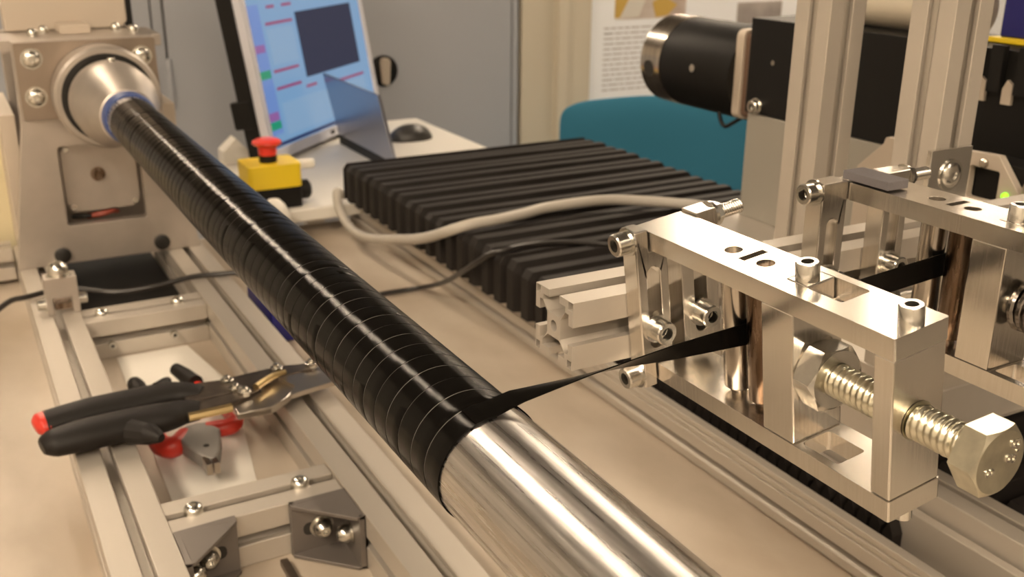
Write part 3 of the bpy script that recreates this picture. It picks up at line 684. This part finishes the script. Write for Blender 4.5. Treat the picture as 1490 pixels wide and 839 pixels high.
MB().prism([(146, 960), (152, 940), (160, 915), (166, 903), (172, 903), (178, 915), (186, 940), (190, 962), (184, 980), (168, 985), (152, 980)], 'z', zp-8, zp+8).build('head', 'grey_plastic', pl, po, bevel=3)
MB().box(160.5, 166.6, 893, 912, zp-5, zp+7).build('jaw_tip', 'blade', pl, po, bevel=0.8)
MB().box(167.4, 173.5, 893, 912, zp-5, zp+7).build('jaw_tip', 'blade', pl, po, bevel=0.8)
mb = MB(); mb.lathe((169, 930, zp+8), (0, 0, 1), [(0, 3), (0.3, 3)], 12); mb.build('pivot', 'hole', pl, po)
MB().tube([(158, 977, zp), (144, 958, zp), (133, 966, zp), (130, 1000, zp), (136, 1050, zp), (136, 1100, zp)], [9, 11, 11, 9, 8, 8], 12).build('handle', 'red', pl, po)
MB().tube([(180, 977, zp), (204, 972, zp+2), (212, 995, zp+2), (198, 1060, zp), (192, 1105, zp)], [9, 9, 8, 8, 8], 12).build('handle', 'red', pl, po)
MB().tube([(136, 1098, zp), (135, 1115, zp), (134, 1130, zp)], [9, 10, 8], 12).build('grip_end', 'black_soft', pl, po)
MB().tube([(193, 1085, zp+6), (187, 1110, zp+6), (180, 1130, zp+8)], [9, 9, 7], 12).build('grip_end', 'black_soft', pl, po)
mb = MB().box(185, 192, 690, 742, TZ+0.3, TZ+7); tag(mb.build('steel_key', 'gunmetal', None, (188, 716, TZ+0.3), bevel=1), 'small dark steel key lying on the bench in front of the near cross rail', 'tool')

# ------------------------------------------------------------------ desk with monitor, laptop, mouse, emergency stop
DZ = -474.0
dk = thing('desk', 'white desk behind the bench carrying the monitor and laptop', 'desk', (760, 2000, FZ)); dko = (760, 2000, FZ)
MB().prism([(410, 1648), (985, 1648), (1010, 1670), (1010, 2330), (700, 2330), (455, 2075), (400, 1800), (400, 1658)], 'z', DZ-22, DZ).build('desktop', 'desk', dk, dko, bevel=3)
for x, y in ((430, 1770), (970, 1770), (970, 2290), (720, 2290)): MB().box(x-20, x+20, y-20, y+20, FZ, DZ-22).build('leg', 'extrusion', dk, dko)
mw_u = Vector((0.712, 0.702, 0)).normalized(); mw_n = Vector((mw_u.y, -mw_u.x, 0))
def solve_mon():
    t = math.radians(9); v = Vector((0, 0, 1))*math.cos(t) - mw_n*math.sin(t); nn = mw_u.cross(v); return v, nn
mv, mn = solve_mon()
mbl = Vector((550, 1980, -464.5))
mon = thing('monitor', 'computer monitor in a silver frame showing a pale blue control screen', 'monitor', (700, 2230, DZ)); mno = (700, 2230, DZ)
def mp(a, b, c): return mbl + mw_u*a + mv*b + mn*c
def mbox(mb, a0, a1, b0, b1, c0, c1, m=0):
    vs = [mp(a, b, c) for c in (c0, c1) for b in (b0, b1) for a in (a0, a1)]
    return mb.add(vs, [(0, 2, 3, 1), (4, 5, 7, 6), (0, 1, 5, 4), (2, 6, 7, 3), (0, 4, 6, 2), (1, 3, 7, 5)], m)
MWD, MHT = 525, 440
mb = MB(); mbox(mb, -8, MWD, 0, 22, -14, 4); mbox(mb, -8, 9, 22, MHT, -14, 4); mbox(mb, MWD-16, MWD, 22, MHT, -14, 4); mbox(mb, 9, MWD-16, MHT-16, MHT, -14, 4); mb.build('bezel', 'bezel', mon, mno, bevel=2)
mb = MB(); mbox(mb, -10, MWD+3, 4, MHT, -50, -14.2); mbox(mb, -13, 10, 70, 125, -66, -20); mb.build('rear_shell', 'black', mon, mno, bevel=4)
mb = MB(); mbox(mb, 9, MWD-16, 22, MHT-16, -10, 0); scn = mb.build('screen', 'scr_bg', mon, mno)
def ui(name, m, a0, a1, b0, b1, c=0.6):
    mb = MB(); mbox(mb, a0, a1, b0, b1, c-0.5, c); mb.build(name, m, scn, mno)
ui('side_panel', 'scr_side', 14, 58, 48, 300, 0.5)
for b0, h in ((209, 15), (75, 17)): ui('magenta_field', 'scr_mag', 14, 52, b0, b0+h, 1.0)
for b0 in (158, 58): ui('green_button', 'scr_green', 10, 54, b0, b0+16, 1.0)
for a0, a1, b0 in ((72, 182, 258), (68, 172, 165), (66, 170, 131), (188, 235, 119), (325, 470, 110), (88, 120, 290), (150, 190, 290)): ui('crimson_rule', 'scr_pink', a0, a1, b0, b0+6, 1.0)
ui('dark_window', 'scr_dark', 197, 462, 140, 275, 1.2)
ui('text_grid', 'scr_pale', 75, 470, 40, 104, 0.6)
ui('text_grid', 'scr_pale', 72, 180, 180, 250, 0.6)
mb = MB(); mbox(mb, 248, 255, 7, 15, 4.0, 4.6); mbox(mb, 257, 264, 7, 15, 4.0, 4.6); mb.build('maker_mark', 'black', mon, mno)
ui('task_bar', 'scr_navy', 18, MWD-20, 24, 31, 1.0)
mb = MB(); mbox(mb, MWD*0.5-45, MWD*0.5+45, 12, 70, -70, -50); mb.box(700, 800, 2190, 2300, DZ+0.3, DZ+8); mb.build('stand', 'black', mon, mno)
# laptop: lid seen from behind
lp = thing('laptop', 'dark laptop seen from behind with its lid raised in front of the monitor', 'laptop', (790, 1950, DZ)); lpo = (790, 1950, DZ)
def lidpt(y, s): return Vector((737-29.7*s, y, DZ+20+134.5*s))
mb = MB(); vs = []
for dx in (0, 7):
    for y, s in ((1812, 0), (2128, 0), (2128, 1.0), (1812, 1.0)):
        p = lidpt(y, s); p.x += dx; vs.append(p)
mb.add(vs, [(0, 1, 2, 3), (7, 6, 5, 4), (0, 4, 5, 1), (1, 5, 6, 2), (2, 6, 7, 3), (3, 7, 4, 0)]); mb.build('lid', 'lid', lp, lpo, bevel=2)
MB().box(738, 752, 1812, 2128, DZ+0.3, DZ+20).build('base', 'black', lp, lpo, bevel=2)
ms = MB(); ms.ball((0, 0, 0), 1, 20, half=True); ms.v = [(895+52*x, 2100+32*y, DZ+0.3+34*z) for x, y, z in ms.v]
tag(ms.build('computer_mouse', 'mousegrey', None, (900, 2118, DZ)), 'dark computer mouse on the white desk beside the laptop', 'mouse')
EX, EZ = 9, 7
es = thing('emergency_stop', 'yellow emergency stop box with a red mushroom button', 'switch', (450, 1712, DZ)); eo = (450, 1712, DZ)
MB().prism(rrect(411+EX, 499+EX, 1668, 1738, 6), 'z', DZ+0.5, DZ+30+EZ).build('base', 'black', es, eo, bevel=2)
MB().prism(rrect(408+EX, 499+EX, 1664, 1740, 8), 'z', DZ+30.3+EZ, DZ+70+EZ).build('box', 'yellow', es, eo, bevel=4)
mb = MB(); mb.lathe((452+EX, 1700, DZ+70+EZ), (0, 0, 1), [(0, 15), (12, 15)], 28); mb.build('button_stem', 'black', es, eo)
mb = MB(); mb.lathe((452+EX, 1700, DZ+82+EZ), (0, 0, 1), [(0, 15), (14, 16), (17, 22), (20, 25), (24, 24), (27, 18), (28, 6)], 32); mb.build('button', 'red_bright', es, eo)
mb = MB(); mb.lathe((500+EX, 1700, DZ+22), (1, 0, 0), [(0, 15), (8, 17), (18, 17), (22, 12)], 20); mb.build('cable_gland', 'black', es, eo)
mb = MB(); mb.lathe((511, 1765, DZ+52), (1, -0.1, 0), [(0, 9), (46, 9), (50, 6)], 16); tag(mb.build('white_tube', 'desk', None, (520, 1745, DZ+52)), 'short white tube beside the yellow stop box', 'tube')
mb = MB(); mb.prism([(330, 0), (400, 0), (400, 28), (368, 60), (330, 30)], 'x', 0, 1)
mb.v = [(462+(p[1]-330)*0.75, 2035+p[0]*40, DZ+0.5+p[2]*0.85) for p in mb.v]; tag(mb.build('white_carton', 'desk', None, (490, 2050, DZ)), 'folded white carton behind the yellow stop box', 'carton')
mb = MB(); mb.ball((0, 0, 0), 1, 16); mb.v = [(438+26*x, 1598+32*y, -478+44*z) for x, y, z in mb.v]
tag(mb.build('white_bag', 'desk', None, (438, 1598, -520)), 'crumpled white bag on the bench below the yellow stop box', 'bag')

# ------------------------------------------------------------------ cabinet
cab = thing('metal_cabinet', 'grey double-door metal cabinet with a round lock handle', 'cabinet', (700, 2950, FZ)); cbo = (700, 2950, FZ)
MB().box(-420, 1484, 2668, 3200, FZ+1, -60).build('body', 'cabinet_gap', cab, cbo)
d1 = MB().box(-410, 458, 2650, 2667.5, FZ+40, -66).build('door', 'cabinet', cab, cbo, bevel=2)
MB().box(463, 487, 2656, 2667.5, FZ+40, -66).build('centre_strip', 'cabinet', cab, cbo, bevel=1)
d2 = MB().box(493, 1452, 2650, 2667.5, FZ+40, -66).build('door', 'cabinet', cab, cbo, bevel=2)
MB().box(1458, 1476, 2654, 2667.5, FZ+1, -66).build('side_strip', 'cabinet', cab, cbo, bevel=1)
mb = MB(); mb.lathe((490, 2647, -400), (0, 0, 1), [(-62, 7), (62, 7)], 14); mb.build('hinge', 'cabinet', cab, cbo)
mb = MB(); mb.lathe((1053, 2650, -402), (0, -1, 0), [(0, 42), (4, 42), (6, 38), (6, 0.01)], 40); lk = mb.build('lock_plate', 'black', d2, cbo)
mb = MB(); mb.prism([(1040, -376), (1044, -366), (1062, -366), (1067, -376), (1063, -436), (1052, -440), (1044, -434)], 'y', 2622, 2643); mb.build('lock_lever', 'plate_beige', d2, cbo, bevel=4)

# ------------------------------------------------------------------ posters on the partition
ps = thing('poster', 'white printed text poster with photographs pinned to the partition', 'poster', (2150, 2655, -540)); pso = (2150, 2655, -540)
MB().box(1724, 2640, 2656, 2659.5, -545, 120).build('sheet', 'paper', ps, pso)
mb = MB(); mb.box(1815, 2080, 2655.2, 2655.8, -298, -100); ph = mb.build('photograph', 'photo_brown', ps, pso)
mb = MB(); mb.prism([(1812, -292), (1830, -292), (1890, -190), (1880, -150), (1812, -200)], 'y', 2654.4, 2655.1); mb.prism([(1965, -295), (2010, -290), (2045, -260), (1990, -230), (1950, -250)], 'y', 2654.4, 2655.1); mb.build('photo_detail', 'photo_gold', ph, pso)
mb = MB(); mb.prism([(1830, -292), (1900, -292), (1960, -160), (1890, -160)], 'y', 2654.6, 2655.15); mb.build('photo_detail', 'desk', ph, pso)
mb = MB(); mb.box(2290, 2480, 2655.2, 2655.8, -330, -262); mb.build('photograph', 'photo_grey', ps, pso)
mb = MB()
for i in range(13):
    z = -322 - i*15.5
    if i in (1,): mb.box(1780, 1800, 2655.4, 2655.8, z-2.5, z+2.5)
    x = 1775
    while x < 2250:
        w = random.uniform(14, 42); mb.box(x, min(2270, x+w), 2655.4, 2655.8, z-2.2, z+2.2); x += w+5
pt = mb.build('printed_text', 'ink', ps, pso, smooth=False)

# ------------------------------------------------------------------ teal chair
ch = thing('office_chair', 'teal upholstered chair standing behind the bellows', 'chair', (1590, 2120, FZ)); cho = (1590, 2120, FZ)
mb = MB(); nx, nz = 12, 8; vs = []; fs = []
for side in (0, 1):
    for j in range(nz+1):
        for i in range(nx+1):
            s_ = i/nx; t_ = j/nz; x = 1300+560*s_; bow = 40*(2*s_-1)**2
            top = -428 - 70*max(0, (s_-0.45))**1.3 - 30*max(0, 0.10-s_)*6
            z = -820 + (top+820)*t_
            y = 2150 - bow - 60*s_ + (0 if side == 0 else 34)
            edge = min(s_, 1-s_, 1-t_)*8
            if side == 0: y += 14*max(0, 1-edge)
            else: y -= 14*max(0, 1-edge)
            vs.append((x, y, z))
N = (nx+1)*(nz+1)
for side in (0, 1):
    for j in range(nz):
        for i in range(nx):
            a = side*N+j*(nx+1)+i; fs.append((a, a+1, a+nx+2, a+nx+1))
for i in range(nx):
    fs.append((i, i+1, N+i+1, N+i)); a = nz*(nx+1)+i; fs.append((a, a+1, N+a+1, N+a))
for j in range(nz):
    a = j*(nx+1); fs.append((a, a+nx+1, N+a+nx+1, N+a)); a += nx; fs.append((a, a+nx+1, N+a+nx+1, N+a))
mb.add(vs, fs); bk = mb.build('backrest', 'teal', ch, cho, angle=80); sm = bk.modifiers.new('soft', 'SUBSURF'); sm.levels = 1; sm.render_levels = 2
MB().prism(rrect(1310, 1850, 2180, 2700-80, 60), 'z', -950, -880).build('seat', 'teal', ch, cho, bevel=20)
MB().box(1560, 1610, 2125, 2160, -940, -780).build('back_support', 'black', ch, cho)
mb = MB(); mb.cyl((1590, 2400, FZ+90), (1590, 2400, -951), 25); mb.build('gas_lift', 'black', ch, cho)
for k in range(5):
    a = 2*math.pi*k/5; MB().tube([(1590, 2400, FZ+85), (1590+300*math.cos(a), 2400+300*math.sin(a), FZ+45)], [24, 14], 8).build('base_arm', 'black', ch, cho)
    mb = MB(); mb.cyl((1590+300*math.cos(a)-14, 2400+300*math.sin(a), FZ+30), (1590+300*math.cos(a)+14, 2400+300*math.sin(a), FZ+30), 30, 16); mb.build('caster', 'black', ch, cho)
MB().box(1862, 1885, 2060, 2085, -900, -500).build('arm_post', 'desk', ch, cho, bevel=4)

# ------------------------------------------------------------------ things at the far right and far left
mb = MB(); mb.cyl((905, 690, -85.5), (905, 905, -85.5), 26, 32); tag(mb.build('paper_roll', 'cream', None, (905, 790, -111)), 'beige roll lying on the black drive housing between the posts', 'roll')
bb = thing('blue_crate', 'blue crate with a yellow rim on the drive housing at the right edge', 'crate', (930, 600, -111)); bbo = (930, 600, -111)
MB().box(886, 958, 440, 664, -111.5, -106.5).build('rim', 'yellow', bb, bbo, bevel=1)
MB().box(892, 955, 450, 656, -106.3, -20).build('body', 'blue', bb, bbo, bevel=2)
tr = thing('cream_trunking', 'cream plastic box beside the headstock at the left edge', 'box', (0, 1750, TZ)); tro = (0, 1750, TZ)
MB().box(-60, 61, 1690, 1716, TZ+0.5, -300).build('body', 'cream_plastic', tr, tro, bevel=4)
MB().box(-60, 58, 1688, 1714, -299.8, -276).build('lid', 'desk', tr, tro, bevel=4)
mb = rail_x(1640, ZC+5, 48, -300, 48); tag(mb.build('side_rail', 'extrusion', None, (-100, 1640, TZ+5), bevel=1), 'beige slotted rail leaving the headstock towards the left edge', 'rail')
bpy.context.view_layer.update()
